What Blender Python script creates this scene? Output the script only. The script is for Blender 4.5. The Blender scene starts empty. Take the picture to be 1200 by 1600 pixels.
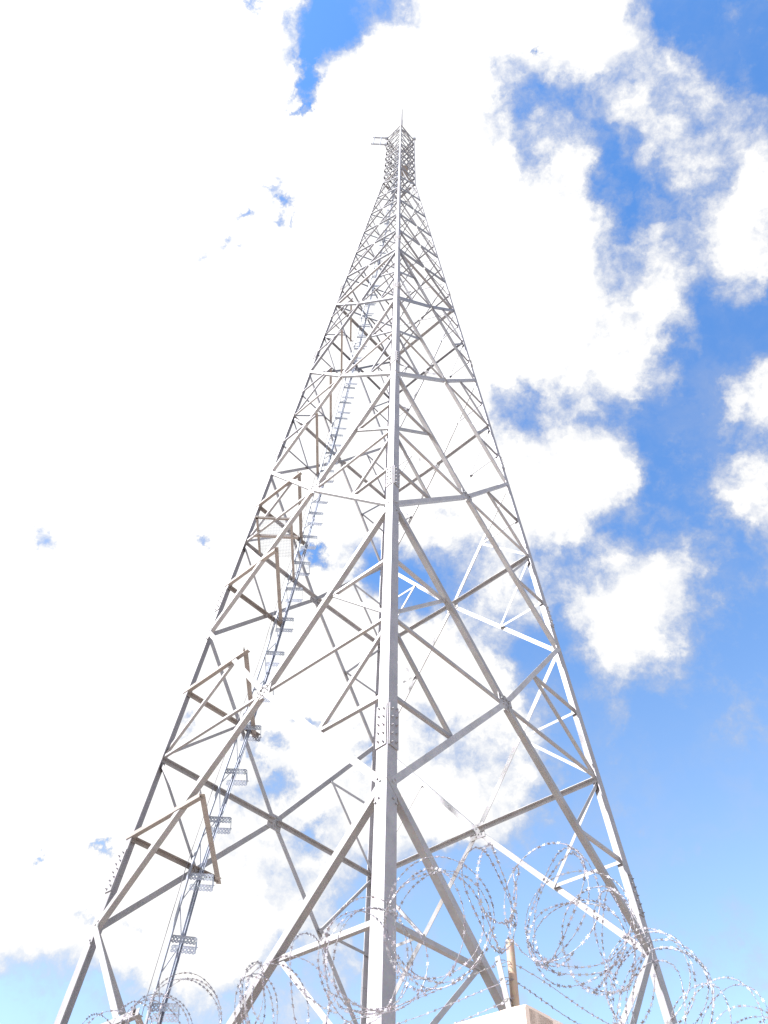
import bpy, bmesh, math, random
import numpy as np
from mathutils import Vector, Matrix, noise as mnoise
random.seed(7)
R = math.radians
scene = bpy.context.scene
col = scene.collection

# ------------------------------------------------------------------ camera
EYE = 1.6
cam_data = bpy.data.cameras.new("camera")
cam = bpy.data.objects.new("camera", cam_data)
col.objects.link(cam)
cr = Vector((0.99882282, -0.04196885, 0.02432261))
cu = Vector((-0.04804362, -0.78674531, 0.61540526))
cf = Vector((0.00669215, 0.61584936, 0.7878355))
m = Matrix((cr, cu, -cf)).transposed().to_4x4()
m.translation = Vector((-0.25825, -13.15756, EYE))
cam.matrix_world = m
cam_data.sensor_fit = 'VERTICAL'
cam_data.sensor_height = 24.0
cam_data.lens = 24.0 * 1198.16 / 1600.0
cam_data.clip_start = 0.05
cam_data.clip_end = 5000
scene.camera = cam

# ------------------------------------------------------------------ exposure
scene.view_settings.view_transform = 'Standard'
scene.view_settings.look = 'None'
scene.view_settings.exposure = 1.3
scene.view_settings.gamma = 1.0

# ------------------------------------------------------------------ sun
SUN_EL, SUN_DIR = R(41), Vector((-0.94, -0.34, 0)).normalized()
sun_vec = Vector((SUN_DIR.x*math.cos(SUN_EL), SUN_DIR.y*math.cos(SUN_EL), math.sin(SUN_EL)))
sd = bpy.data.lights.new("sun", 'SUN')
sd.energy = 4.0
sd.angle = R(3.0)      # it shines through thin cloud
sd.color = (1.0, 0.965, 0.92)
sun = bpy.data.objects.new("sun", sd)
sun.rotation_euler = sun_vec.to_track_quat('Z', 'Y').to_euler()
col.objects.link(sun)

# ------------------------------------------------------------------ sky: Nishita blue behind a broken cloud layer
# Cloud cover over the part of the sky north of the mast, on a plane tangent to the sky
# dome about 52 degrees up: patches of clear sky and cloud as (cover, outline points).
PATCHES = [
    (0,(1000,-60),(1300,-60),(1300,1700),(620,1700),(620,1300),(790,1320),(860,1240),(830,1160),(790,1100),(720,960),(620,900),(700,860),(700,840),(820,880),(870,860),(800,740),(765,650),(800,600),(870,600),(910,560),(900,640),(940,560),(945,480),(950,380),(940,290),(900,240),(850,265),(800,310),(775,200),(790,100),(860,110),(930,110),(1010,100),(1040,60)),
    (.15,(900,230),(950,280),(965,330),(950,400),(930,380),(925,300)),
    (.85,(935,380),(955,370),(985,400),(970,500),(930,600),(890,640),(860,620),(900,570),(935,480)),
    (.95,(1000,340),(1100,330),(1130,400),(1110,480),(1060,500),(1040,560),(1000,600),(960,640),(930,620),(960,560),(985,480)),
    (.45,(770,90),(900,115),(945,180),(930,230),(850,260),(800,295),(775,200)),
    (.1,(850,120),(910,130),(935,190),(900,200),(860,190)),
    (1.0,(1000,60),(1060,30),(1110,90),(1165,130),(1150,200),(1095,235),(1060,300),(1010,330),(1000,290),(1030,240),(1000,200),(960,190),(930,110)),
    (.5,(1060,300),(1100,230),(1160,190),(1200,210),(1200,250),(1130,270),(1090,330)),
    (1.0,(1150,130),(1240,140),(1240,260),(1180,240)),
    (.1,(1180,120),(1240,120),(1240,180),(1190,170)),
    (1.2,(1240,240),(1160,250),(1130,320),(1090,350),(1030,370),(990,420),(975,500),(950,570),(950,620),(980,640),(1010,590),(1040,530),(1050,470),(1110,470),(1160,440),(1240,450)),
    (.7,(1060,360),(1120,380),(1110,450),(1060,480)),
    (.6,(1040,560),(1080,540),(1080,600),(1060,600)),
    (1.3,(1240,530),(1150,585),(1110,625),(1130,660),(1240,680)),
    (1.2,(1240,680),(1145,740),(1120,790),(1170,850),(1240,900)),
    (.85,(930,600),(970,590),(960,680),(900,690),(820,650),(830,610),(880,600)),
    (1.3,(790,670),(870,660),(900,690),(940,670),(1000,700),(1008,790),(960,810),(900,850),(840,840),(810,770)),
    (1.3,(880,930),(930,890),(960,850),(1040,840),(1110,880),(1125,920),(1070,960),(1065,1050),(1010,1060),(940,1080),(890,1010)),
    (.95,(835,870),(900,865),(890,930),(850,980)),
    (1.0,(700,880),(800,880),(840,960),(800,980),(740,950)),
    (1.35,(620,960),(680,980),(760,1000),(805,1060),(790,1130),(720,1150),(620,1120)),
    (.9,(760,1150),(830,1100),(860,1150),(830,1220),(800,1300)),
    (.15,(630,1130),(720,1150),(770,1150),(740,1180),(630,1180)),
    (1.3,(620,1190),(760,1185),(800,1230),(780,1290),(700,1330),(620,1330)),
    (.1,(-60,1490),(100,1500),(180,1540),(250,1530),(330,1550),(400,1530),(430,1490),(480,1450),(520,1400),(560,1340),(610,1300),(640,1700),(-60,1700)),
    (1.0,(430,1410),(560,1440),(560,1520),(470,1500)),
    (1.12,(330,1200),(600,1150),(600,1330),(480,1430),(350,1450)),
    (.75,(300,1580),(480,1540),(540,1580),(400,1620)),
    (0,(535,880),(560,850),(610,845),(700,880),(715,950),(640,965),(600,920),(560,930)),
    (.1,(475,-60),(670,-60),(640,30),(590,45),(530,50),(505,85),(470,90),(470,40)),
    (1.1,(530,0),(570,0),(560,15),(535,15)),
]
def cover_grid(nx=32, ny=42, st=8):
    gx = np.arange(-40, 1241, st); gy = np.arange(-40, 1641, st)
    px, py = np.meshgrid(gx, gy)
    g = np.full(px.shape, 1.45)
    for patch in PATCHES:
        val, poly = patch[0], patch[1:]
        inside = np.zeros(px.shape, bool)
        for i in range(len(poly)):
            x0, y0 = poly[i]; x1, y1 = poly[(i+1) % len(poly)]
            if y0 == y1: continue
            inside ^= (py < max(y0, y1)) & (py >= min(y0, y1)) & (px < x0+(py-y0)*(x1-x0)/(y1-y0))
        g[inside] = val
    k = np.exp(-np.arange(-6, 7)**2/(2*2.3**2)); k /= k.sum()
    for ax in (0, 1): g = np.apply_along_axis(lambda v: np.convolve(np.pad(v, 6, 'edge'), k, 'valid'), ax, g)
    rows = []
    for y in np.linspace(-20, 1620, ny):
        i = int((y+40)/st); a = (y+40)/st-i; row = []
        for x in np.linspace(-20, 1220, nx):
            j = int((x+40)/st); b = (x+40)/st-j
            v = g[i, j]*(1-a)*(1-b)+g[i+1, j]*a*(1-b)+g[i, j+1]*(1-a)*b+g[i+1, j+1]*a*b
            row.append(round(float(v)/1.45, 2))
        rows.append(row)
    return rows
COVER = cover_grid()
# small holes and thin streaks in the cloud: x, y, half width, half height, angle, depth
HOLES = [(490,45,24,40,10,1.2),(478,92,10,16,20,1.5),(480,128,13,24,0,1.5),(476,160,6,12,0,1.3),(468,170,9,6,0,1.1),(520,55,28,20,0,1.0),
 (432,285,9,14,20,1.05),(443,312,11,15,-20,1.25),(432,345,10,9,0,1.1),(456,350,4,14,0,.95),(388,333,15,5,0,1.0),(345,380,12,7,-35,1.05),(375,382,9,4,0,.95),(322,398,6,5,0,.9),
 (402,12,9,8,0,.95),(75,848,12,14,0,.9),(325,852,8,6,0,.95),(486,873,13,9,15,1.35),
 (160,1330,12,6,0,.9),(145,1432,18,10,0,.9),(290,1132,12,9,0,1.0),(400,1155,30,10,10,.95),(392,1170,9,18,0,.9),(510,1125,40,8,0,.9),(570,1165,20,14,0,.95),
 (430,1235,26,12,-10,.95),(487,1305,12,20,0,.95),(205,1452,28,9,0,.9),(60,1338,5,5,0,.8),
 (840,68,4,6,0,.9),(700,805,20,14,0,.6),(640,905,40,20,20,.6)]
def build_world():
    w = bpy.data.worlds.new("World")
    scene.world = w
    w.use_nodes = True
    nt = w.node_tree
    nt.nodes.clear()
    N, L = nt.nodes.new, nt.links.new
    def math_(op, a, b=None, c=None, clamp=False):
        n = N('ShaderNodeMath'); n.operation = op; n.use_clamp = clamp
        for i, v in enumerate((a, b, c)):
            if v is None: continue
            if isinstance(v, (int, float)): n.inputs[i].default_value = v
            else: L(v, n.inputs[i])
        return n.outputs[0]
    def vdot(v, c):
        n = N('ShaderNodeVectorMath'); n.operation = 'DOT_PRODUCT'
        L(v, n.inputs[0]); n.inputs[1].default_value = c
        return n.outputs['Value']
    def smooth(v, a, b):
        n = N('ShaderNodeMapRange'); n.interpolation_type = 'SMOOTHSTEP'
        L(v, n.inputs[0]); n.inputs[1].default_value = a; n.inputs[2].default_value = b
        return n.outputs[0]
    tc = N('ShaderNodeTexCoord')
    nm = N('ShaderNodeVectorMath'); nm.operation = 'NORMALIZE'
    L(tc.outputs['Generated'], nm.inputs[0])
    d = nm.outputs[0]
    # warp the lookup so that cloud edges curl
    def nz(scale, detail, rough, vec=d, lac=2.0):
        n = N('ShaderNodeTexNoise'); n.inputs['Scale'].default_value = scale
        n.inputs['Detail'].default_value = detail; n.inputs['Roughness'].default_value = rough
        n.inputs['Lacunarity'].default_value = lac
        L(vec, n.inputs['Vector'])
        return n
    def warp(vec, n, amt):
        s = N('ShaderNodeVectorMath'); s.operation = 'SUBTRACT'
        L(n.outputs['Color'], s.inputs[0]); s.inputs[1].default_value = (.5, .5, .5)
        a = N('ShaderNodeVectorMath'); a.operation = 'MULTIPLY_ADD'
        L(s.outputs[0], a.inputs[0]); a.inputs[1].default_value = (amt,)*3; L(vec, a.inputs[2])
        return a.outputs[0]
    dw = warp(d, nz(9, 7, .65), .10)
    E_, N_, A_ = (0.99882, -0.04197, 0.02432), (-0.04804, -0.78675, 0.61541), (0.00669, 0.61585, 0.78784)
    x, y, z = vdot(dw, E_), vdot(dw, N_), vdot(dw, A_)
    zc = math_('MAXIMUM', z, 0.15)
    px = math_('MULTIPLY_ADD', math_('DIVIDE', x, zc), 1198.0, 600.0)
    py = math_('MULTIPLY_ADD', math_('DIVIDE', y, zc), -1198.0, 800.0)
    fu = math_('DIVIDE', math_('ADD', px, 20.0), 1240.0, clamp=True)
    tv = math_('DIVIDE', math_('ADD', py, 20.0), 40.0)
    tv = math_('MINIMUM', math_('MAXIMUM', tv, 0.0), 41.0)
    acc = None
    for i, row in enumerate(COVER):
        vals = row
        r = N('ShaderNodeValToRGB'); r.color_ramp.interpolation = 'EASE'
        el = r.color_ramp.elements
        n = len(vals)
        el[0].position = 0; el[1].position = 1
        # merge stops that add nothing
        keep = [k for k in range(n) if k in (0, n-1) or not (vals[k-1] == vals[k] == vals[k+1])]
        for k in keep[1:-1]:
            e = el.new(k/(n-1.0)); 
        for k, e in zip(keep, el):
            e.color = (vals[k],)*3 + (1,)
        L(fu, r.inputs[0])
        wt = math_('SUBTRACT', 1.0, math_('ABSOLUTE', math_('SUBTRACT', tv, float(i))), clamp=True)
        acc = math_('MULTIPLY', r.outputs[0], wt) if acc is None else math_('MULTIPLY_ADD', r.outputs[0], wt, acc)
    cov = math_('MULTIPLY', acc, 1.45)
    # holes use a lightly warped direction
    dh = warp(d, nz(22, 6, .7), .075)
    x2, y2, z2 = vdot(dh, E_), vdot(dh, N_), math_('MAXIMUM', vdot(dh, A_), .15)
    hx = math_('MULTIPLY_ADD', math_('DIVIDE', x2, z2), 1198.0, 600.0)
    hy = math_('MULTIPLY_ADD', math_('DIVIDE', y2, z2), -1198.0, 800.0)
    hs = None
    for (cx, cy, a, b, ang, dep) in HOLES:
        c, s = math.cos(R(ang)), math.sin(R(ang))
        # q = ((x-cx)c+(y-cy)s)/a , ((y-cy)c-(x-cx)s)/b
        u = math_('ADD', math_('MULTIPLY', hx, c/a), math_('MULTIPLY_ADD', hy, s/a, -(cx*c+cy*s)/a))
        v = math_('ADD', math_('MULTIPLY', hx, -s/b), math_('MULTIPLY_ADD', hy, c/b, (cx*s-cy*c)/b))
        q = math_('ADD', math_('MULTIPLY', u, u), math_('MULTIPLY', v, v))
        g = math_('MULTIPLY', math_('EXPONENT', math_('MULTIPLY', q, -0.5)), dep*(.74 if dep < 1.2 else .95))
        hs = g if hs is None else math_('MAXIMUM', hs, g)
    cov = math_('SUBTRACT', cov, hs)
    # outside that window: an ordinary broken sky
    gen = math_('MULTIPLY_ADD', nz(2.6, 3, .5).outputs[0], 2.4, -0.35)
    side = smooth(z, .35, .55)
    mx = N('ShaderNodeMix'); mx.data_type = 'FLOAT'
    L(side, mx.inputs[0]); L(gen, mx.inputs[2]); L(cov, mx.inputs[3])
    cov = mx.outputs[0]
    fb = nz(11, 9, .62, dw, 2.1).outputs[0]
    fb2 = nz(34, 7, .62).outputs[0]
    det = math_('ADD', math_('MULTIPLY_ADD', fb, 2.7, -1.35), math_('MULTIPLY_ADD', fb2, 1.3, -.65))
    amp = math_('MULTIPLY_ADD', smooth(cov, .95, 1.42), -.72, 1.0)
    c2 = math_('ADD', cov, math_('MULTIPLY', det, amp))
    alpha = smooth(c2, -.08, 1.2)
    # thin high veil that mottles the clear parts
    vf = nz(5.5, 8, .6, dw).outputs[0]
    veil = math_('MULTIPLY', smooth(math_('ADD', vf, math_('MULTIPLY', cov, .12)), .46, .78), .34)
    alpha = math_('MAXIMUM', alpha, math_('MULTIPLY', veil, smooth(math_('ADD', fb2, vf), .75, 1.15)))
    sky = N('ShaderNodeTexSky'); sky.sky_type = 'NISHITA'
    sky.sun_disc = False
    sky.sun_elevation = SUN_EL
    sky.sun_rotation = math.atan2(sun_vec.x, sun_vec.y)
    sky.air_density = 1.0; sky.dust_density = 0.6; sky.ozone_density = 2.0
    tint = N('ShaderNodeMix'); tint.data_type = 'RGBA'; tint.blend_type = 'MULTIPLY'; tint.inputs[0].default_value = 1
    L(sky.outputs[0], tint.inputs[6])
    dz = N('ShaderNodeSeparateXYZ'); L(d, dz.inputs[0])
    tg = N('ShaderNodeMix'); tg.data_type = 'RGBA'; L(smooth(dz.outputs[2], .3, .95), tg.inputs[0])
    tg.inputs[6].default_value = (1.42, 1.38, 1.30, 1); tg.inputs[7].default_value = (.74, 1.20, 1.60, 1)
    L(tg.outputs[2], tint.inputs[7])
    # clouds: sunlit white, brighter towards the sun, thin parts greyer
    glow = math_('POWER', math_('MAXIMUM', vdot(d, tuple(sun_vec)), 0.0), 4.0)
    br = math_('MULTIPLY_ADD', glow, CLOUD_GLOW, CLOUD)
    br = math_('MULTIPLY', br, math_('MULTIPLY_ADD', smooth(c2, .3, 1.5), .45, .55))
    cc = N('ShaderNodeMix'); cc.data_type = 'RGBA'
    L(smooth(c2, .3, 1.3), cc.inputs[0]); cc.inputs[6].default_value = (.90, .95, 1.08, 1); cc.inputs[7].default_value = (1.0, .995, .98, 1)
    cm = N('ShaderNodeVectorMath'); cm.operation = 'SCALE'
    L(cc.outputs[2], cm.inputs[0]); L(br, cm.inputs['Scale'])
    mix = N('ShaderNodeMix'); mix.data_type = 'RGBA'
    L(alpha, mix.inputs[0]); L(tint.outputs[2], mix.inputs[6]); L(cm.outputs[0], mix.inputs[7])
    bg = N('ShaderNodeBackground'); bg.inputs['Strength'].default_value = 0.10
    L(mix.outputs[2], bg.inputs['Color'])
    out = N('ShaderNodeOutputWorld'); L(bg.outputs[0], out.inputs['Surface'])
    w.cycles.sampling_method = 'MANUAL'; w.cycles.sample_map_resolution = 512
CLOUD, CLOUD_GLOW = 4.7, 1.6
build_world()

# ------------------------------------------------------------------ materials
def new_mat(name):
    mt = bpy.data.materials.new(name); mt.use_nodes = True
    nt = mt.node_tree; b = nt.nodes['Principled BSDF']
    return mt, nt, b
def steel(name, base, dark, rough=.55, metal=.25, rust=None, rust_amt=.0, scale=3.0):
    mt, nt, b = new_mat(name)
    N, L = nt.nodes.new, nt.links.new
    tc = N('ShaderNodeTexCoord'); oi = N('ShaderNodeObjectInfo')
    n1 = N('ShaderNodeTexNoise'); n1.inputs['Scale'].default_value = scale; n1.inputs['Detail'].default_value = 6; n1.inputs['Roughness'].default_value = .65
    L(tc.outputs['Object'], n1.inputs['Vector'])
    vo = N('ShaderNodeTexVoronoi'); vo.inputs['Scale'].default_value = 60
    L(tc.outputs['Object'], vo.inputs['Vector'])
    cr_ = N('ShaderNodeValToRGB'); cr_.color_ramp.elements[0].position = .3; cr_.color_ramp.elements[1].position = .72
    cr_.color_ramp.elements[0].color = dark + (1,); cr_.color_ramp.elements[1].color = base + (1,)
    L(n1.outputs[0], cr_.inputs[0])
    hv = N('ShaderNodeHueSaturation')
    mr = N('ShaderNodeMapRange'); mr.inputs[3].default_value = .78; mr.inputs[4].default_value = 1.15
    L(oi.outputs['Random'], mr.inputs[0]); L(mr.outputs[0], hv.inputs['Value'])
    L(cr_.outputs[0], hv.inputs['Color'])
    sp = N('ShaderNodeMix'); sp.data_type = 'RGBA'; sp.blend_type = 'MULTIPLY'; sp.inputs[0].default_value = .12
    L(hv.outputs[0], sp.inputs[6]); L(vo.outputs['Color'], sp.inputs[7])
    last = sp.outputs[2]
    if rust:
        n2 = N('ShaderNodeTexNoise'); n2.inputs['Scale'].default_value = 2.2; n2.inputs['Detail'].default_value = 8; n2.inputs['Roughness'].default_value = .7
        L(tc.outputs['Object'], n2.inputs['Vector'])
        r2 = N('ShaderNodeMapRange'); r2.inputs[1].default_value = .62 - rust_amt; r2.inputs[2].default_value = .8 - rust_amt
        L(n2.outputs[0], r2.inputs[0])
        mxx = N('ShaderNodeMix'); mxx.data_type = 'RGBA'; mxx.inputs[7].default_value = rust + (1,)
        L(r2.outputs[0], mxx.inputs[0]); L(last, mxx.inputs[6]); last = mxx.outputs[2]
    L(last, b.inputs['Base Color'])
    rr = N('ShaderNodeMapRange'); rr.inputs[3].default_value = rough-.12; rr.inputs[4].default_value = rough+.15
    L(n1.outputs[0], rr.inputs[0]); L(rr.outputs[0], b.inputs['Roughness'])
    b.inputs['Metallic'].default_value = metal
    bp = N('ShaderNodeBump'); bp.inputs['Strength'].default_value = .12; bp.inputs['Distance'].default_value = .004
    L(n1.outputs[0], bp.inputs['Height']); L(bp.outputs[0], b.inputs['Normal'])
    return mt
M_STEEL = steel('galvanised_steel', (.42, .425, .46), (.30, .30, .325), rust=(.33, .30, .28), rust_amt=.06)
M_HIGH = steel('dull_zinc', (.28, .29, .34), (.21, .22, .26), rust=(.22, .19, .18), rust_amt=.03)
M_LEG = steel('leg_steel', (.39, .39, .43), (.30, .298, .33), rust=(.32, .29, .275), rust_amt=.0)
M_BROWN = steel('weathered_brown_steel', (.40, .375, .37), (.27, .24, .23), metal=.15, rust=(.27, .205, .17), rust_amt=.02)
M_LADDER = steel('ladder_steel', (.40, .44, .53), (.31, .345, .43), metal=.35, scale=8)
M_WIRE = steel('razor_steel', (.37, .36, .405), (.24, .235, .28), rough=.5, metal=.35, scale=30)
M_PIPE = steel('rusty_pipe', (.42, .33, .27), (.33, .25, .20), metal=.1, rust=(.40, .37, .35), rust_amt=.08, scale=12)
M_CABLE, _nt, _b = new_mat('cable_jacket'); _b.inputs['Base Color'].default_value = (.16, .16, .2, 1); _b.inputs['Roughness'].default_value = .5
def plaster():
    mt, nt, b = new_mat('plaster'); N, L = nt.nodes.new, nt.links.new
    tc = N('ShaderNodeTexCoord')
    n1 = N('ShaderNodeTexNoise'); n1.inputs['Scale'].default_value = 2.5; n1.inputs['Detail'].default_value = 8; n1.inputs['Roughness'].default_value = .6
    n2 = N('ShaderNodeTexNoise'); n2.inputs['Scale'].default_value = 70; n2.inputs['Detail'].default_value = 5
    L(tc.outputs['Object'], n1.inputs['Vector']); L(tc.outputs['Object'], n2.inputs['Vector'])
    cr_ = N('ShaderNodeValToRGB'); cr_.color_ramp.elements[0].position = .35; cr_.color_ramp.elements[1].position = .7
    cr_.color_ramp.elements[0].color = (.82, .69, .62, 1); cr_.color_ramp.elements[1].color = (.88, .77, .71, 1)
    L(n1.outputs[0], cr_.inputs[0]); L(cr_.outputs[0], b.inputs['Base Color'])
    b.inputs['Roughness'].default_value = .9
    bp = N('ShaderNodeBump'); bp.inputs['Strength'].default_value = .35; bp.inputs['Distance'].default_value = .008
    L(n2.outputs[0], bp.inputs['Height']); L(bp.outputs[0], b.inputs['Normal'])
    return mt
def earth():
    mt, nt, b = new_mat('dry_earth'); N, L = nt.nodes.new, nt.links.new
    tc = N('ShaderNodeTexCoord')
    n1 = N('ShaderNodeTexNoise'); n1.inputs['Scale'].default_value = .8; n1.inputs['Detail'].default_value = 10; n1.inputs['Roughness'].default_value = .65
    L(tc.outputs['Object'], n1.inputs['Vector'])
    cr_ = N('ShaderNodeValToRGB'); cr_.color_ramp.elements[0].position = .3; cr_.color_ramp.elements[1].position = .7
    cr_.color_ramp.elements[0].color = (.34, .285, .235, 1); cr_.color_ramp.elements[1].color = (.46, .39, .33, 1)
    L(n1.outputs[0], cr_.inputs[0]); L(cr_.outputs[0], b.inputs['Base Color'])
    b.inputs['Roughness'].default_value = .95
    bp = N('ShaderNodeBump'); bp.inputs['Strength'].default_value = .6; bp.inputs['Distance'].default_value = .05
    L(n1.outputs[0], bp.inputs['Height']); L(bp.outputs[0], b.inputs['Normal'])
    return mt
M_WALL, M_EARTH = plaster(), earth()

# ------------------------------------------------------------------ helpers
def empty(name, loc, label=None, cat=None, group=None):
    o = bpy.data.objects.new(name, None); col.objects.link(o); o.location = loc
    o.empty_display_size = .3
    if label: o['label'] = label
    if cat: o['category'] = cat
    if group: o['group'] = group
    return o
class MB:
    def __init__(s): s.v = []; s.f = []
    def add(s, vs, fs):
        k = len(s.v); s.v += [tuple(p) for p in vs]; s.f += [tuple(i+k for i in f) for f in fs]
    def box(s, c, ex, ey, ez):
        c, ex, ey, ez = map(Vector, (c, ex, ey, ez))
        vs = [c + ex*i + ey*j + ez*k for k in (-1, 1) for j in (-1, 1) for i in (-1, 1)]
        fs = [(0,2,3,1), (4,5,7,6), (0,1,5,4), (2,6,7,3), (0,4,6,2), (1,3,7,5)]
        if ex.cross(ey).dot(ez) < 0: fs = [f[::-1] for f in fs]
        s.add(vs, fs)
    def angle(s, p0, p1, w, t, da, db, taper=None):
        """L-section bar: heel line p0-p1, flanges along da and db"""
        p0, p1, da, db = map(Vector, (p0, p1, da, db))
        ax = (p1-p0).normalized()
        da = (da - ax*da.dot(ax)).normalized(); db = (db - ax*db.dot(ax)).normalized()
        vs = []
        for p, ww in ((p0, w), (p1, taper or w)):
            for a, b in ((0,0), (ww,0), (ww,t), (t,t), (t,ww), (0,ww)):
                vs.append(p + da*a + db*b)
        fs = [(i, (i+1) % 6, (i+1) % 6+6, i+6) for i in range(6)]
        fs += [(5,4,3,0), (3,2,1,0), (6,9,10,11), (6,7,8,9)]
        if da.cross(db).dot(ax) < 0: fs = [f[::-1] for f in fs]
        s.add(vs, fs)
    def tube(s, pts, r, n=6, closed=False, caps=True):
        pts = [Vector(p) for p in pts]; m_ = len(pts); up = None; rings = []
        for i, p in enumerate(pts):
            a = pts[i-1] if (i or closed) else p; b = pts[(i+1) % m_] if (i < m_-1 or closed) else p
            ax = (b-a).normalized()
            if up is None: up = ax.orthogonal().normalized()
            up = (up - ax*up.dot(ax)).normalized(); sd_ = ax.cross(up)
            rr = r[i] if isinstance(r, (list, tuple)) else r
            rings.append([p + (up*math.cos(2*math.pi*k/n) + sd_*math.sin(2*math.pi*k/n))*rr for k in range(n)])
        vs = [v for rg in rings for v in rg]; fs = []
        for i in range(m_ if closed else m_-1):
            j = (i+1) % m_
            for k in range(n): fs.append((i*n+k, i*n+(k+1) % n, j*n+(k+1) % n, j*n+k))
        if not closed and caps:
            fs.append(tuple(range(n))[::-1]); fs.append(tuple((m_-1)*n+k for k in range(n)))
        s.add(vs, fs)
    def build(s, name, mat, parent=None, origin=None, smooth=False, label=None):
        me = bpy.data.meshes.new(name)
        org = Vector(origin) if origin is not None else Vector((0,0,0))
        me.from_pydata([tuple(Vector(v)-org) for v in s.v], [], s.f); me.update()
        me.materials.append(mat)
        if smooth:
            for p in me.polygons: p.use_smooth = True
        o = bpy.data.objects.new(name, me); col.objects.link(o)
        if parent is not None: o.parent = parent
        o.location = org
        if label: o['label'] = label
        return o
def hexbolt(mb, p, n, r=.014, h=.02, shank=0):
    n = Vector(n).normalized(); p = Vector(p)
    mb.tube([p, p+n*h], r, 6)
    if shank: mb.tube([p+n*h*.9, p+n*(h+shank)], r*.55, 6)

# ------------------------------------------------------------------ ground
g = MB(); S_ = 1500; K = 24
vs = []; fs = []
for j in range(K+1):
    for i in range(K+1):
        x_ = (i/K*2-1); y_ = (j/K*2-1); x_ = math.copysign(abs(x_)**2.5, x_)*S_; y_ = math.copysign(abs(y_)**2.5, y_)*S_
        vs.append((x_, y_, -.04 + .04*mnoise.noise(Vector((x_*.13, y_*.13, 0)))))
for j in range(K):
    for i in range(K): fs.append((j*(K+1)+i, j*(K+1)+i+1, (j+1)*(K+1)+i+1, (j+1)*(K+1)+i))
g.add(vs, fs)
go = g.build('ground', M_EARTH, smooth=True); go['kind'] = 'structure'

# ------------------------------------------------------------------ tower geometry
SC = 4.6
ZN = {'L1':1.1786, 'm1':1.8914, 'L2':2.588, 'm2':3.3118, 'L3':3.9816, 'm3':4.7119, 'L4':5.3605, 'm4':6.0595, 'L5':6.712,
      'm5':7.395, 'L6':8.075, 'm6':8.755, 'L7':9.435, 'm7':10.115, 'W':10.79, 'T':13.40}
for a_, b_, c_ in (('a5','L5','m5'), ('b5','m5','L6'), ('a6','L6','m6'), ('b6','m6','L7'), ('a7','L7','m7'), ('b7','m7','W')): ZN[a_] = (ZN[b_]+ZN[c_])/2
ZN['L0'] = -.23; ZN['m0'] = .476
def zz(k): return (ZN[k] if isinstance(k, str) else k)
def hw(z): return (1 - .08034*(min(z, ZN['W'])-ZN['L1']))
DIR = {'F':Vector((0,-1,0)), 'R':Vector((1,0,0)), 'B':Vector((0,1,0)), 'L':Vector((-1,0,0))}
def node(leg, z):
    z = zz(z); return DIR[leg]*hw(z)*SC + Vector((0,0,z*SC+EYE))
tower = empty('lattice_tower', (0,0,0), 'tall four legged lattice mast of galvanised steel angles tapering to a thin top', 'tower')
FACES = [('F','L'), ('F','R'), ('L','B'), ('R','B')]
def fnorm(a, b):                       # outward
    n = (DIR[a]+DIR[b]).normalized()
    p = (node(b,'L3')-node(a,'L1')).cross(node(a,'L3')-node(a,'L1')).normalized()
    return p if p.dot(n) > 0 else -p
def fnorm_up(a, b): return (DIR[a]+DIR[b]).normalized()
jr = random.Random(3)
def brace(name, p0, p1, nrm, w, t, off, mat=M_STEEL, parent=None, mb=None, style='up_in', cut0=0, cut1=0):
    """angle bar lying on a face: flat flange in the face plane, other flange turned inwards along the upper edge"""
    p0, p1 = Vector(p0), Vector(p1)
    ax = (p1-p0).normalized(); p0 = p0+ax*cut0; p1 = p1-ax*cut1
    dn = nrm.cross(ax).normalized()
    if dn.z > 0: dn = -dn
    off += jr.uniform(-.0012, .0012)
    own = mb is None
    if own: mb = MB()
    if style == 'low_in': mb.angle(p0 + nrm*off + dn*w*.5, p1 + nrm*off + dn*w*.5, w, t, -dn, -nrm)
    elif style == 'up_out': mb.angle(p0 + nrm*(off-t) - dn*w*.5, p1 + nrm*(off-t) - dn*w*.5, w, t, dn, nrm)
    else: mb.angle(p0 + nrm*off - dn*w*.5, p1 + nrm*off - dn*w*.5, w, t, dn, -nrm)
    if own:
        return mb.build(name, mat, parent or tower, origin=(p0+p1)*.5)
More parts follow.
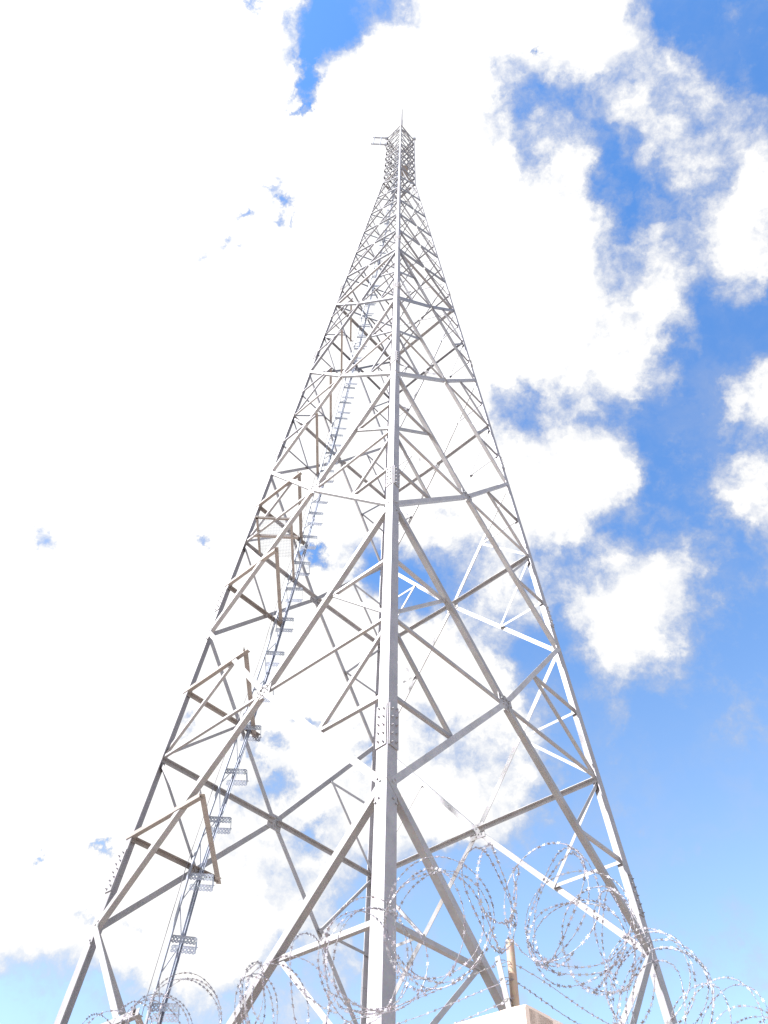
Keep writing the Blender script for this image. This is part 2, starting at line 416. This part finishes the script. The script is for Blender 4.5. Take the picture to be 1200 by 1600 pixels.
# legs
def leg_w(z): return .208 - .0098*z
SPL = [1.40, 2.835, 4.24, 5.66, 7.1, 8.5, 9.9]
for lg in 'FRBL':
    d = DIR[lg]
    fa = [f for f in FACES if lg in f]
    o1 = [x for x in fa[0] if x != lg][0]; o2 = [x for x in fa[1] if x != lg][0]
    da = (DIR[o1]-d).normalized(); db = (DIR[o2]-d).normalized()
    mb = MB()
    zs = [(-EYE+.0)/SC-.02] + SPL + [ZN['W'], ZN['T']+.05]
    for i in range(len(zs)-1):
        a = DIR[lg]*hw(zs[i])*SC + Vector((0,0,zs[i]*SC+EYE)); b = DIR[lg]*hw(zs[i+1])*SC + Vector((0,0,zs[i+1]*SC+EYE))
        if i: a = a + (b-a).normalized()*.004
        wa = leg_w(zs[i]) if zs[i] < ZN['W'] else .095
        mb.angle(a, b, wa, .02 if zs[i] < 6 else .014, da, db, taper=(leg_w(zs[i+1]) if zs[i] < ZN['W'] else .095))
    L_ = mb.build('leg', M_LEG, tower)
    L_['label'] = {'F':'near corner leg of the mast, facing the wall corner', 'L':'left corner leg of the mast', 'R':'right corner leg of the mast', 'B':'far corner leg hidden behind the near one'}[lg]
    for k, zsp in enumerate(SPL[:5]):
        c = DIR[lg]*hw(zsp)*SC + Vector((0,0,zsp*SC+EYE))
        ax = (node(lg, zsp+.5)-node(lg, zsp)).normalized()
        w = leg_w(zsp); H = .36 if k < 3 else .26
        mb = MB()
        for (f1, f2) in ((da, db), (db, da)):
            out = -(f2 - ax*f2.dot(ax)).normalized(); f1n = (f1 - ax*f1.dot(ax)).normalized()
            out = (out - f1n*out.dot(f1n)).normalized()
            mb.box(c + f1n*(w*.5+.012) + out*.010, f1n*(w*.47), ax*H, out*.0075)
            for r_ in range(5):
                for q_ in (-1, 1):
                    pp = c + f1n*(w*(.5+.24*q_)+.01) + ax*H*(r_-2)/2.5 + ax*(.02*q_) + out*.016
                    hexbolt(mb, pp, out, .016, .016, .022)
        mb.build('splice_plate', M_LEG, L_, origin=c)
# panels with X bracing
PAN = [('L0','m0','L1'), ('L1','m1','L2'), ('L2','m2','L3'), ('L3','m3','L4'), ('L4','m4','L5'), ('L5','a5','m5'), ('m5','b5','L6'), ('L6','a6','m6'), ('m6','b6','L7'), ('L7','a7','m7'), ('m7','b7','W')]
rest = MB()
for pi, (za, zm, zb) in enumerate(PAN):
    for (a, b) in FACES:
        n = fnorm(a, b); front = a == 'F'
        sty = 'low_in' if front else 'up_out'; sth = 'low_in' if front else 'up_in'
        w = (.105, .105, .10, .09, .085, .075, .07, .07, .065, .065, .06)[pi]; t = .011
        A0, A1, B0, B1 = node(a,za), node(a,zb), node(b,za), node(b,zb)
        ha, hb = hw(zz(za)), hw(zz(zb)); tt = ha/(ha+hb)
        X = A0 + (B1-A0)*tt
        zd = -.03*SC*(1 if pi < 5 else .15)       # the crossing plate sits a little low
        fall = (node(a,za)+node(b,za)-node(a,zb)-node(b,zb)).normalized()
        X = X + fall*(-zd)
        # two crossing diagonals, each one bar broken at the node plate
        for (P0, P1, off) in ((A0, B1, .003), (B0, A1, .003)):
            mb = MB()
            brace('', P0, X, n, w, t, off, mb=mb, style=sty, cut0=.13, cut1=.09)
            brace('', X, P1 - fall*(.21 if pi < 4 else .06), n, w, t, off, mb=mb, style=sty, cut0=.09, cut1=.06)
            for e in (P0 + (X-P0).normalized()*.17, P0 + (X-P0).normalized()*.24, P1 + (X-P1).normalized()*.17, P1 + (X-P1).normalized()*.24):
                if pi < 5: hexbolt(mb, e + n*.004, n, .015, .016)
            mb.build('diagonal_brace', M_STEEL if pi < 4 else M_HIGH, tower, origin=X)
        # node plate
        mb = MB(); xa = (DIR[b]-DIR[a]).normalized(); ya = n.cross(xa).normalized(); ps = .19 if pi < 3 else (.14 if pi < 5 else .07)
        mb.box(X - n*.014, xa*ps, ya*ps*.85, n*.006)
        if pi < 5:
            for q_ in range(12):
                an = q_*math.pi/6+.26; rr = ps*(.72 if q_ % 2 else .45)
                hexbolt(mb, X + xa*math.cos(an)*rr + ya*math.sin(an)*rr*.85 + n*(.004), n, .015, .02)
                hexbolt(mb, X + xa*math.cos(an)*rr + ya*math.sin(an)*rr*.85 - n*(.02), -n, .015, .02)
        mb.build('node_plate', M_STEEL, tower, origin=X)
        # middle horizontal through the node
        Ma, Mb = node(a, zm), node(b, zm)
        mb = MB(); wh = (.085, .085, .085, .08, .07, .05, .05, .05, .045, .045, .045)[pi]*(.62 if front else 1)
        brace('', Ma, X, n, wh, .009, -.030, mb=mb, style=sth, cut0=.05, cut1=.06)
        brace('', X, Mb, n, wh, .009, -.030, mb=mb, style=sth, cut0=.06, cut1=.05)
        mb.build('horizontal_brace', M_STEEL if pi < 4 else M_HIGH, tower, origin=(Ma+Mb)*.5)
        # redundant sub-braces
        if pi < 5:
            wr = (.062, .06, .06, .05, .05)[pi]
            for (C0, Cm, C1, lg) in ((A0, Ma, A1, a), (B0, Mb, B1, b)):
                zq0 = (zz(za)+zz(zm))/2; zq1 = (zz(zm)+zz(zb))/2
                for (Ce, zq, up_) in ((C0, zq0, 0), (C1, zq1, 1)):
                    D_ = (Ce+X)*.5; Q = node(lg, zq)
                    D_ = Ce + (X-Ce)*.5
                    brown = (lg == 'L' and pi in (1, 2, 3))
                    offq = .016 if (lg == 'L' and (a, b) == ('F','L')) else -.047
                    D2 = D_
                    if lg == 'L':        # carried on past the diagonal to meet the hip brace
                        D2 = Q + (D_-Q)*1.34
                    for (s0, s1, cut, mt_, ofs, kind_) in ((Q, D2, .03, M_BROWN if brown else M_STEEL, offq, 'q'), (Cm, D_, .1, M_STEEL, -.060, 'm')):
                        if pi <= 2: brace('redundant_brace', s0, s1, n, wr*(1.35 if kind_ == 'q' and lg == 'L' else 1), .007, ofs, mt_, tower, style=sty if not (lg == 'L' and kind_ == 'q') else sth, cut0=cut, cut1=-.03)
                        else: brace('', s0, s1, n, wr, .007, ofs, mb=rest, style=sty, cut0=cut, cut1=-.03)
r_ = rest.build('small_redundant_bars', M_HIGH, tower); r_['kind'] = 'stuff'
# hip braces that close the corner at the left leg
for pi, (za, zm, zb) in enumerate(PAN[:5]):
    for zq in ((zz(za)+zz(zm))/2, (zz(zm)+zz(zb))/2):
        h = hw(zq)*SC; f_ = .335
        Z = zq*SC+EYE
        p0 = Vector((-h*(1-f_)+.01, -h*f_, Z)); p1 = Vector((-h*(1-f_)+.01, h*f_, Z))
        mb = MB(); ww = (.1, .095, .09, .08, .07)[pi]
        mb.angle(p0-Vector((ww/2,.03,0)), p1+Vector((-ww/2,.03,0)), ww, .008, Vector((1,0,0)), Vector((0,0,1)))
        mb.build('hip_brace', M_BROWN, tower, origin=(p0+p1)*.5)
# node horizontals (top of the body, waist)
for k in ('L5', 'W'):
    for (a, b) in FACES:
        n = fnorm(a, b); brace('horizontal_brace', node(a,k), node(b,k), n, .1 if k == 'L5' else .09, .01, -.03, M_STEEL, tower, cut0=.04, cut1=.04)
# slim top section
NT = 8; zT = [ZN['W'] + (ZN['T']-ZN['W'])*i/NT for i in range(NT+1)]
for i in range(NT):
    for (a, b) in FACES:
        n = fnorm_up(a, b)
        A0, A1, B0, B1 = node(a,zT[i]), node(a,zT[i+1]), node(b,zT[i]), node(b,zT[i+1])
        mb = MB()
        brace('', A0, B1, n, .062, .006, .003, mb=mb, cut0=.05, cut1=.05)
        brace('', B0, A1, n, .062, .006, -.022, mb=mb, cut0=.05, cut1=.05)
        mb.build('lattice_panel', M_HIGH, tower, origin=(A0+B1)*.5)
for (a, b) in FACES:
    n = fnorm_up(a, b)
    for zt in (ZN['T']-.02, ZN['T']-.27, zT[4]):
        brace('horizontal_brace', node(a,zt), node(b,zt), n, .065, .007, -.03, M_STEEL, tower)
# small platform inside the top and the slim rod on top
mb = MB()
zp = ZN['W']+.72; c = Vector((.35,.0,zp*SC+EYE))
mb.box(c, Vector((.2,0,0)), Vector((0,.3,0)), Vector((0,0,.02)))
mb.box(c+Vector((0,.36,.06)), Vector((.28,0,0)), Vector((0,.02,0)), Vector((0,0,.04)))
mb.build('rest_plate', M_BROWN, tower, origin=c, label='small brown plate inside the slim top section')
tp = node('F','T')
mb = MB()
mb.tube([tp+Vector((.03,.05,-.8)), tp+Vector((.03,.05,1.3)), tp+Vector((.03,.05,1.32)), tp+Vector((.03,.05,3.1))], [.085,.085,.065,.06], 8)
mb.tube([tp+Vector((.03,.05,3.1)), tp+Vector((.03,.05,5.2))], [.06,.05], 8)
mb.build('lightning_rod', M_LEG, tower, origin=tp)
tr = node('R','T')
mb = MB(); mb.box(tr+Vector((0,0,.25)), Vector((.1,0,0)), Vector((0,.07,0)), Vector((0,0,.16))); mb.tube([tr+Vector((0,0,0)), tr+Vector((0,0,.7))], .03, 8)
mb.build('beacon_lamp', M_LADDER, tower, origin=tr)
# antenna bracket standing off the left side of the top
mb = MB(); zl = 13.3*SC+EYE; zb_ = 12.86*SC+EYE
xl = -hw(13)*SC
for (z_, x0) in ((zl, -2.0), (zl-2.0, -2.08)):
    mb.tube([(xl+.1, -.1, z_), (x0, -.1, z_)], .055, 8)
for x_ in (-1.92, -1.42):
    mb.tube([(x_, -.14, zl-2.35), (x_+.03, -.14, zl+.12)], .034, 8)
for z_ in (zl, zl-2.0): mb.box((xl+.02, -.09, z_), Vector((.08,0,0)), Vector((0,.08,0)), Vector((0,0,.1)))
mb.build('antenna_bracket', M_LADDER, tower, origin=(xl, 0, zl))

# ------------------------------------------------------------------ cable ladder inside the left rear face
nLB = fnorm('L','B')
LP = [(-3.62,1.05,-1.3), (-3.56,1.07,4.66), (-3.412,1.057,7.04), (-3.05,1.16,10.3), (-2.83,1.21,12.4), (-2.455,1.236,16.7), (-2.07,1.21,22.1), (-1.60,1.12,28.8), (-1.0,.92,39.0), (-.52,.62,48.0), (-.30,.45,52.0), (-.25,.42,61.0)]
LP = [Vector((x_, y_, z_+EYE)) - nLB*.10 for x_, y_, z_ in LP]
lad = empty('cable_ladder', LP[0]); lad.parent = tower
ldd = Vector((.707,.707,0)); 
def lerp_path(z_):
    for i in range(len(LP)-1):
        if z_ <= LP[i+1].z or i == len(LP)-2:
            t_ = (z_-LP[i].z)/(LP[i+1].z-LP[i].z); return LP[i]+(LP[i+1]-LP[i])*t_
def sub(o, parent):
    o.parent = parent; o.matrix_parent_inverse = Matrix.Identity(4)
org = LP[0]
for s_ in (-1, 1):
    mb = MB()
    for i in range(len(LP)-1):
        a = LP[i]-org+ldd*.145*s_; b = LP[i+1]-org+ldd*.145*s_
        mb.angle(a, b, .062, .006, ldd*s_*-1, nLB*-1)
    mb.build('rail', M_LADDER, lad)
mb = MB(); z_ = LP[0].z+.5; k = 0
while z_ < 59:
    a = lerp_path(z_)-org+ldd*.125*(1 if k % 2 else -1); b = lerp_path(z_+.6)-org+ldd*.125*(-1 if k % 2 else 1)
    mb.box((a+b)/2 - nLB*.012, (b-a)/2, (b-a).cross(nLB).normalized()*.010, nLB*.003)
    z_ += .6; k += 1
mb.build('lacing', M_LADDER, lad)
for off, rr in ((-.24, .007), (.105, .012)):
    mb = MB(); pts = []
    z_ = LP[0].z
    while z_ < 60:
        q_ = lerp_path(z_)-org; pts.append(q_ + ldd*(off + .012*math.sin(z_*1.3+off*40)) - nLB*(.035+.01*math.sin(z_*.7+off*9))); z_ += .55
    mb.tube(pts, rr, 6); mb.build('cable', M_CABLE if off < -.1 else M_LADDER, lad, smooth=True)
def perforated(mb, o, ex, ey, L_, W_, rows, th=.004):
    """flat strip o + ex*[0,L] + ey*[0,W] with a grid of round holes"""
    ex, ey = Vector(ex), Vector(ey); nz_ = ex.cross(ey).normalized()
    nx_ = max(1, int(round(L_/(W_/rows)))); cw, ch = L_/nx_, W_/rows
    for i in range(nx_):
        for j in range(rows):
            c = o + ex*cw*(i+.5) + ey*ch*(j+.5); r_ = min(cw, ch)*.14
            outer = []; inner = []
            for k_ in range(8):
                an = math.pi/8+k_*math.pi/4; ca, sa = math.cos(an), math.sin(an)
                mxx = max(abs(ca), abs(sa)); outer.append((ca/mxx*cw/2, sa/mxx*ch/2)); inner.append((ca*r_, sa*r_))
            vs = []
            for zz_ in (-th/2, th/2):
                for lst in (outer, inner): vs += [c + ex*p[0] + ey*p[1] + nz_*zz_ for p in lst]
            fs = []
            for k_ in range(8):
                n_ = (k_+1) % 8
                fs.append((16+k_, 16+n_, 24+n_, 24+k_)); fs.append((k_, 8+k_, 8+n_, n_))
                fs.append((8+k_, 24+k_, 24+n_, 8+n_))
            # rim
            if j == 0 or j == rows-1 or i == 0 or i == nx_-1:
                for k_ in range(8):
                    n_ = (k_+1) % 8; fs.append((k_, n_, 16+n_, 16+k_))
            mb.add(vs, fs)
def bracket_mb():
    mb = MB(); X_, Y_ = Vector((1,0,0)), Vector((0,1,0))
    Z_ = Vector((0,0,1))
    for yy in (0, .42):
        perforated(mb, Vector((-.08, yy, -.07)), X_, Z_, .44 if yy else .48, .125, 2)
        mb.box((.16, yy+.018, .058), (.22,0,0), (0,.018,0), (0,0,.002))
    perforated(mb, Vector((.403, .0, -.07)), Vector((-.09,1,0)).normalized(), Z_, .42, .125, 2)
    return mb
b0 = None; z_ = 4.75+EYE-1.1
while z_ < 59:
    p = lerp_path(z_)-org - ldd*.0 + Vector((-.03,-.06,0))
    if b0 is None:
        b0 = bracket_mb().build('cable_bracket', M_LADDER, lad); o = b0
    else:
        o = b0.copy(); col.objects.link(o); o.parent = lad
    o.location = p; o.rotation_euler = (jr.uniform(-.03,.03), jr.uniform(-.05,.05), jr.uniform(-.05,.05))
    z_ += 1.1 + jr.uniform(-.05,.05)
# small mesh-floored landing at the left corner
land = empty('landing', (-2.9,-.1,15.226+EYE)); land.parent = tower
def lbox(name, mat, boxes):
    mb = MB()
    for b_ in boxes: mb.box(*b_)
    return mb.build(name, mat, land)
lbox('landing_beam', M_BROWN, [((.0,-.18,0),(.58,0,0),(0,.03,0),(0,0,.035))])
lbox('landing_beam', M_BROWN, [((.0,-.78,0),(.5,0,0),(0,.025,0),(0,0,.03))])
lbox('landing_beam', M_BROWN, [((.42,.25,0),(.03,0,0),(0,1.1,0),(0,0,.03))])
lbox('landing_beam', M_BROWN, [((-.45,-.2,0),(.025,0,0),(0,.62,0),(0,0,.03))])
mb = MB()
for i in range(22): mb.box((-.42+i*.04,-.48,.04), (.0018,0,0), (0,.3,0), (0,0,.003))
for i in range(12): mb.box((0,-.76+i*.052,.046), (.44,0,0), (0,.0018,0), (0,0,.003))
for i in range(22): mb.box((-.42+i*.04,.22,.04), (.0018,0,0), (0,.36,0), (0,0,.003))
for i in range(14): mb.box((0,-.13+i*.052,.046), (.44,0,0), (0,.0018,0), (0,0,.003))
mb.build('wire_mesh_floor', M_LADDER, land)

# ------------------------------------------------------------------ compound wall, corner towards the camera
CW = Vector((.52, -9.23, 1.406+EYE)); HWL = CW.z
def wall(name, d_, lat, label, trim):
    root = MB(); Ln = 22.0; th = .22
    a = Vector((CW.x, CW.y, 0)); e = d_*Ln; inn = lat*th
    n_ = 60
    vs = []
    # rounded, slightly uneven plaster edge along the top
    for i in range(n_+1):
        s_ = Ln*(i/n_)**1.6; wob = .018*mnoise.noise(Vector((s_*1.3, trim, 0)))+.010*mnoise.noise(Vector((s_*6, trim, 3)))
        b = a + d_*(s_ if i else trim)
        prof = [(0,-.06), (0,HWL-.018), (.006,HWL-.006), (.018,HWL), (th-.018,HWL), (th-.004,HWL-.006), (th,HWL-.018), (th,-.06)]
        for (o_, z_) in prof: vs.append(b + lat*o_ + Vector((0,0,z_ + (wob if z_ > 0 else 0))))
    fs = []
    m_ = 8
    for i in range(n_):
        for k in range(m_): fs.append((i*m_+k, i*m_+(k+1) % m_, (i+1)*m_+(k+1) % m_, (i+1)*m_+k))
    fs.append(tuple(range(m_))[::-1]); fs.append(tuple(n_*m_+k for k in range(m_)))
    root.add(vs, fs)
    bm = root.build(name, M_WALL)
    me = bm.data; b_ = bmesh.new(); b_.from_mesh(me); bmesh.ops.recalc_face_normals(b_, faces=b_.faces); b_.to_mesh(me); b_.free()
    bm['label'] = label; bm['category'] = 'wall'
DL, DR = Vector((-.7071,.7071,0)), Vector((.7071,.7071,0))
wall('compound_wall', DL, DR, 'pale plastered wall running off to the left of the post, sunlit face', 0.0)
wall('compound_wall', DR, DL, 'peach plastered wall running off to the right of the post, shaded face', .222)

# ------------------------------------------------------------------ posts at the corner
ps = empty('pipe_post', (.515, -9.02, HWL-.02), 'short rusty open topped steel pipe post on the wall corner', 'post')
mb = MB(); H_ = .385; ro, ri = .0215, .0185; n_ = 20
rings = [(ro,0), (ro,H_), (ri,H_), (ri,.02)]
vs = []; fs = []
for (rr, z_) in rings:
    for k in range(n_): vs.append((rr*math.cos(2*math.pi*k/n_), rr*math.sin(2*math.pi*k/n_), z_))
for i in range(3):
    for k in range(n_): fs.append((i*n_+k, i*n_+(k+1) % n_, (i+1)*n_+(k+1) % n_, (i+1)*n_+k))
fs.append(tuple(3*n_+k for k in range(n_)))
mb.add(vs, fs); po = mb.build('pipe', M_PIPE, ps, smooth=False)
mb = MB(); mb.tube([(0,0,.0), (0,0,.045)], .03, 14); mb.build('base_collar', M_WALL, ps)
ps.rotation_euler = (R(-1.5), R(1.0), 0)
an = empty('angle_post', (.475, -9.04, HWL-.02), 'short white angle iron post leaning beside the pipe post', 'post')
mb = MB(); mb.angle((0,0,0), (-.045,-.01,.285), .03, .004, Vector((.7,-.7,0)), Vector((.7,.7,0))); mb.build('angle_bar', M_STEEL, an)
mb = MB()
for z_ in (.08, .17, .25):
    pts = [(-.045*z_/.285+.02+.028*math.cos(t_), .0+.022*math.sin(t_), z_+.004*t_) for t_ in [i*.5 for i in range(14)]]
    mb.tube(pts, .0018, 5)
mb.build('tie_wire', M_WIRE, an)

# ------------------------------------------------------------------ razor wire
RINGS = [
(-1, 0.169, -8.875, 1.935, 0.51, 0.829, 0.231, 0.307),
(-1, 0.143, -8.843, 1.914, 0.361, 0.905, 0.224, 0.268),
(-1, 0.18, -8.882, 1.882, 0.382, 0.915, 0.129, 0.281),
(-1, 0.095, -8.799, 1.914, -0.74, -0.67, -0.066, 0.297),
(-1, -0.216, -8.487, 1.881, 0.467, 0.844, 0.263, 0.291),
(-1, -0.167, -8.532, 1.841, -0.469, 0.808, 0.356, 0.262),
(-1, -0.244, -8.457, 1.837, -0.575, 0.798, 0.178, 0.276),
(-1, -0.145, -8.557, 1.845, -0.037, 0.999, -0.026, 0.281),
(-1, -0.531, -8.169, 1.838, -0.869, 0.489, -0.077, 0.263),
(-1, -0.725, -7.971, 1.784, -0.626, 0.777, -0.07, 0.23),
(-1, -0.888, -7.806, 1.874, -0.95, 0.3, 0.088, 0.207),
(-1, -0.828, -7.866, 1.81, -0.82, 0.568, -0.07, 0.189),
(-1, -0.638, -8.058, 1.806, -0.169, 0.962, -0.213, 0.232),
(-1, -1.383, -7.315, 1.945, -0.391, 0.9, -0.193, 0.246),
(-1, -1.339, -7.357, 1.904, -0.545, 0.834, -0.085, 0.226),
(-1, -1.566, -7.132, 1.896, -0.512, 0.843, -0.166, 0.244),
(-1, -1.63, -7.067, 1.876, -0.594, 0.792, -0.143, 0.24),
(-1, -1.767, -6.93, 1.882, -0.801, 0.587, -0.118, 0.237),
(1, 0.415, -9.316, 1.851, -0.856, 0.512, 0.073, 0.242),
(1, 0.54, -9.186, 1.916, 0.979, -0.205, 0.016, 0.133),
(1, 0.772, -8.969, 2.01, 0.602, 0.797, 0.041, 0.297),
(1, 0.801, -8.941, 2.004, 0.886, 0.386, -0.256, 0.301),
(1, 0.963, -8.778, 2.013, 0.379, 0.911, -0.161, 0.299),
(1, 0.928, -8.804, 1.892, 0.315, 0.896, -0.313, 0.256),
(1, 1.223, -8.509, 2.017, 0.983, 0.161, 0.093, 0.255),
(1, 1.111, -8.626, 1.967, 0.805, 0.593, -0.028, 0.278),
(1, 1.428, -8.309, 1.894, 0.804, 0.585, -0.111, 0.279),
(1, 1.517, -8.226, 1.864, 0.536, 0.814, -0.222, 0.303),
(1, 1.559, -8.185, 1.818, 0.8, 0.586, -0.129, 0.31),
(1, 1.5, -8.229, 1.788, 0.828, 0.545, -0.131, 0.227),
(1, 1.859, -7.87, 1.821, 0.851, 0.506, -0.138, 0.233),
(1, 2.116, -7.619, 1.923, 0.694, 0.682, -0.229, 0.271),
(1, 2.214, -7.525, 1.904, 0.78, 0.577, -0.241, 0.287),
(1, 1.308, -8.427, 1.8, 0.96, 0.138, -0.245, 0.267)
]
wr = random.Random(11)
def barb(mb, p, ax, ph, size=.016):
    up = ax.orthogonal().normalized(); s2 = ax.cross(up)
    u = up*math.cos(ph)+s2*math.sin(ph); v = ax.cross(u)
    w_ = .0052
    # flat four-pointed blade: bow-tie body plus points swept along the wire
    pts = [p-ax*size*.62+u*size*.66, p-ax*size*.2+u*w_, p+ax*size*.2+u*w_, p+ax*size*.62+u*size*.66,
           p+ax*size*.38, p+ax*size*.62-u*size*.66, p+ax*size*.2-u*w_, p-ax*size*.2-u*w_, p-ax*size*.62-u*size*.66, p-ax*size*.38]
    t_ = v*.0014
    k = len(pts)
    vs = [q+t_ for q in pts]+[q-t_ for q in pts]
    idx = [(0,1,9), (9,1,7), (9,7,8), (1,2,6,7), (2,3,4), (2,4,6), (4,5,6)]
    fs = [tuple(i) for i in idx]+[tuple(i+k for i in f[::-1]) for f in idx]
    fs += [(i, (i+1) % k, (i+1) % k+k, i+k)[::-1] for i in range(k)]
    mb.add(vs, fs)
def ribbon(mb, pts, step=.035, r=.0016, closed=False, size=.0155):
    pts = [Vector(p) for p in pts]
    mb.tube(pts, r, 5, closed=closed)
    seq = pts + ([pts[0]] if closed else []); acc = wr.uniform(0, step); 
    for a, b in zip(seq, seq[1:]):
        L_ = (b-a).length; ax = (b-a)/max(L_, 1e-6)
        while acc < L_:
            barb(mb, a+ax*acc, ax, wr.uniform(0, math.pi), size*wr.uniform(.85,1.12)); acc += step*wr.uniform(.93,1.07)
        acc -= L_
def loop_pts(c, nrm, r, seed, n=56):
    nrm = nrm.normalized(); e1 = nrm.cross(Vector((0,0,1))).normalized(); e2 = e1.cross(nrm)
    out = []
    a1, a2, p1, p2 = wr.uniform(.01,.035), wr.uniform(.005,.022), wr.uniform(0,6.28), wr.uniform(0,6.28)
    for i in range(n):
        t_ = 2*math.pi*i/n; rr = r*(1+a1*math.sin(2*t_+p1)+a2*math.sin(3*t_+p2))
        out.append(c + (e1*math.cos(t_)+e2*math.sin(t_))*rr + nrm*(.025*math.sin(t_+p1)+.012*math.sin(3*t_+p2)))
    return out
coils = {}
for sd_, d_, lab in ((-1, DL, 'coil of razor wire sagging in loops along the wall left of the post'), (1, DR, 'coil of razor wire with sunlit white loops on the wall right of the post')):
    base = CW + d_*.3 + Vector((0,0,.2))
    root = empty('razor_wire_coil', base, lab, 'razor wire', 'razor wire coils along the top of the wall'); coils[sd_] = root
    rs = [r_ for r_ in RINGS if r_[0] == sd_]
    # the coil carries on beyond the last loops that can be seen
    s_ = 3.5 if sd_ < 0 else 2.6
    while s_ < 6.5:
        c = CW + d_*s_ + Vector((0,0,wr.uniform(.38,.5))); c.z -= EYE
        lt = d_.cross(Vector((0,0,1))); nn = d_ + lt*wr.uniform(-.5,.5) + Vector((0,0,wr.uniform(-.3,.1)))
        rs.append((sd_, c.x, c.y, c.z, nn.x, nn.y, nn.z, wr.uniform(.25,.3))); s_ += wr.uniform(.1,.3)
    lp_all = []
    for r_ in rs:
        c = Vector((r_[1], r_[2], r_[3]+EYE)); nn = Vector(r_[4:7])
        pts = loop_pts(c, nn, r_[7], 0)
        mb = MB(); ribbon(mb, pts, closed=True); mb.build('wire_loop', M_WIRE, root, origin=None).location = -base
        lp_all.append((c, pts))
        if wr.random() < .25:      # the ribbon comes round twice
            c_ = c + nn.normalized()*wr.uniform(.012,.04) + Vector((0,0,wr.uniform(-.015,.012)))
            mb = MB(); ribbon(mb, loop_pts(c_, nn+Vector((wr.uniform(-.1,.1),wr.uniform(-.1,.1),wr.uniform(-.08,.08))), r_[7]*wr.uniform(.94,1.02), 0), closed=True)
            mb.build('wire_loop', M_WIRE, root, origin=None).location = -base
    # links that carry the ribbon from one loop to the next along the bottom
    lp_all.sort(key=lambda q_: (q_[0]-CW).dot(d_))
    for (c0, p0), (c1, p1) in list(zip(lp_all, lp_all[1:]))[:18]:
        a = p0[wr.randrange(34,50)]; b = p1[wr.randrange(28,44)]
        mid = (a+b)/2 + Vector((wr.uniform(-.05,.05), wr.uniform(-.05,.05), -.05))
        pts = [a*(1-t_)**2 + mid*2*t_*(1-t_) + b*t_**2 for t_ in [i/12 for i in range(13)]]
        mb = MB(); ribbon(mb, pts); mb.build('wire_link', M_WIRE, root).location = -base
# straight barbed strands tied to the posts
NM = {0:'topmost', 1:'middle', 2:'lowest'}
for sd_, d_, side in ((-1, DL, 'left'), (1, DR, 'right')):
    lt = d_.cross(Vector((0,0,1)))
    for k, hgt in enumerate((.255, .165, .075)):
        pts = []; L_ = 7.0; st = CW + Vector((-.02,.19,0)) + Vector((0,0,hgt))
        for i in range(60):
            s_ = L_*i/59; sag = -.05*math.sin(math.pi*min(1, s_/3.2)) if s_ < 3.2 else -.02*math.sin((s_-3.2))
            pts.append(st + d_*s_ + Vector((0,0,sag + .006*math.sin(s_*7+k))) + lt*(.006*math.sin(s_*5+k*2)))
        mb = MB(); ribbon(mb, pts, step=.05, r=.0017, size=.012)
        o = mb.build('barbed_strand', M_WIRE)
        o['label'] = '%s of three barbed strands stretched from the posts along the %s wall' % (NM[k], side); o['category'] = 'barbed wire'; o['group'] = 'barbed strands tied to the corner posts'
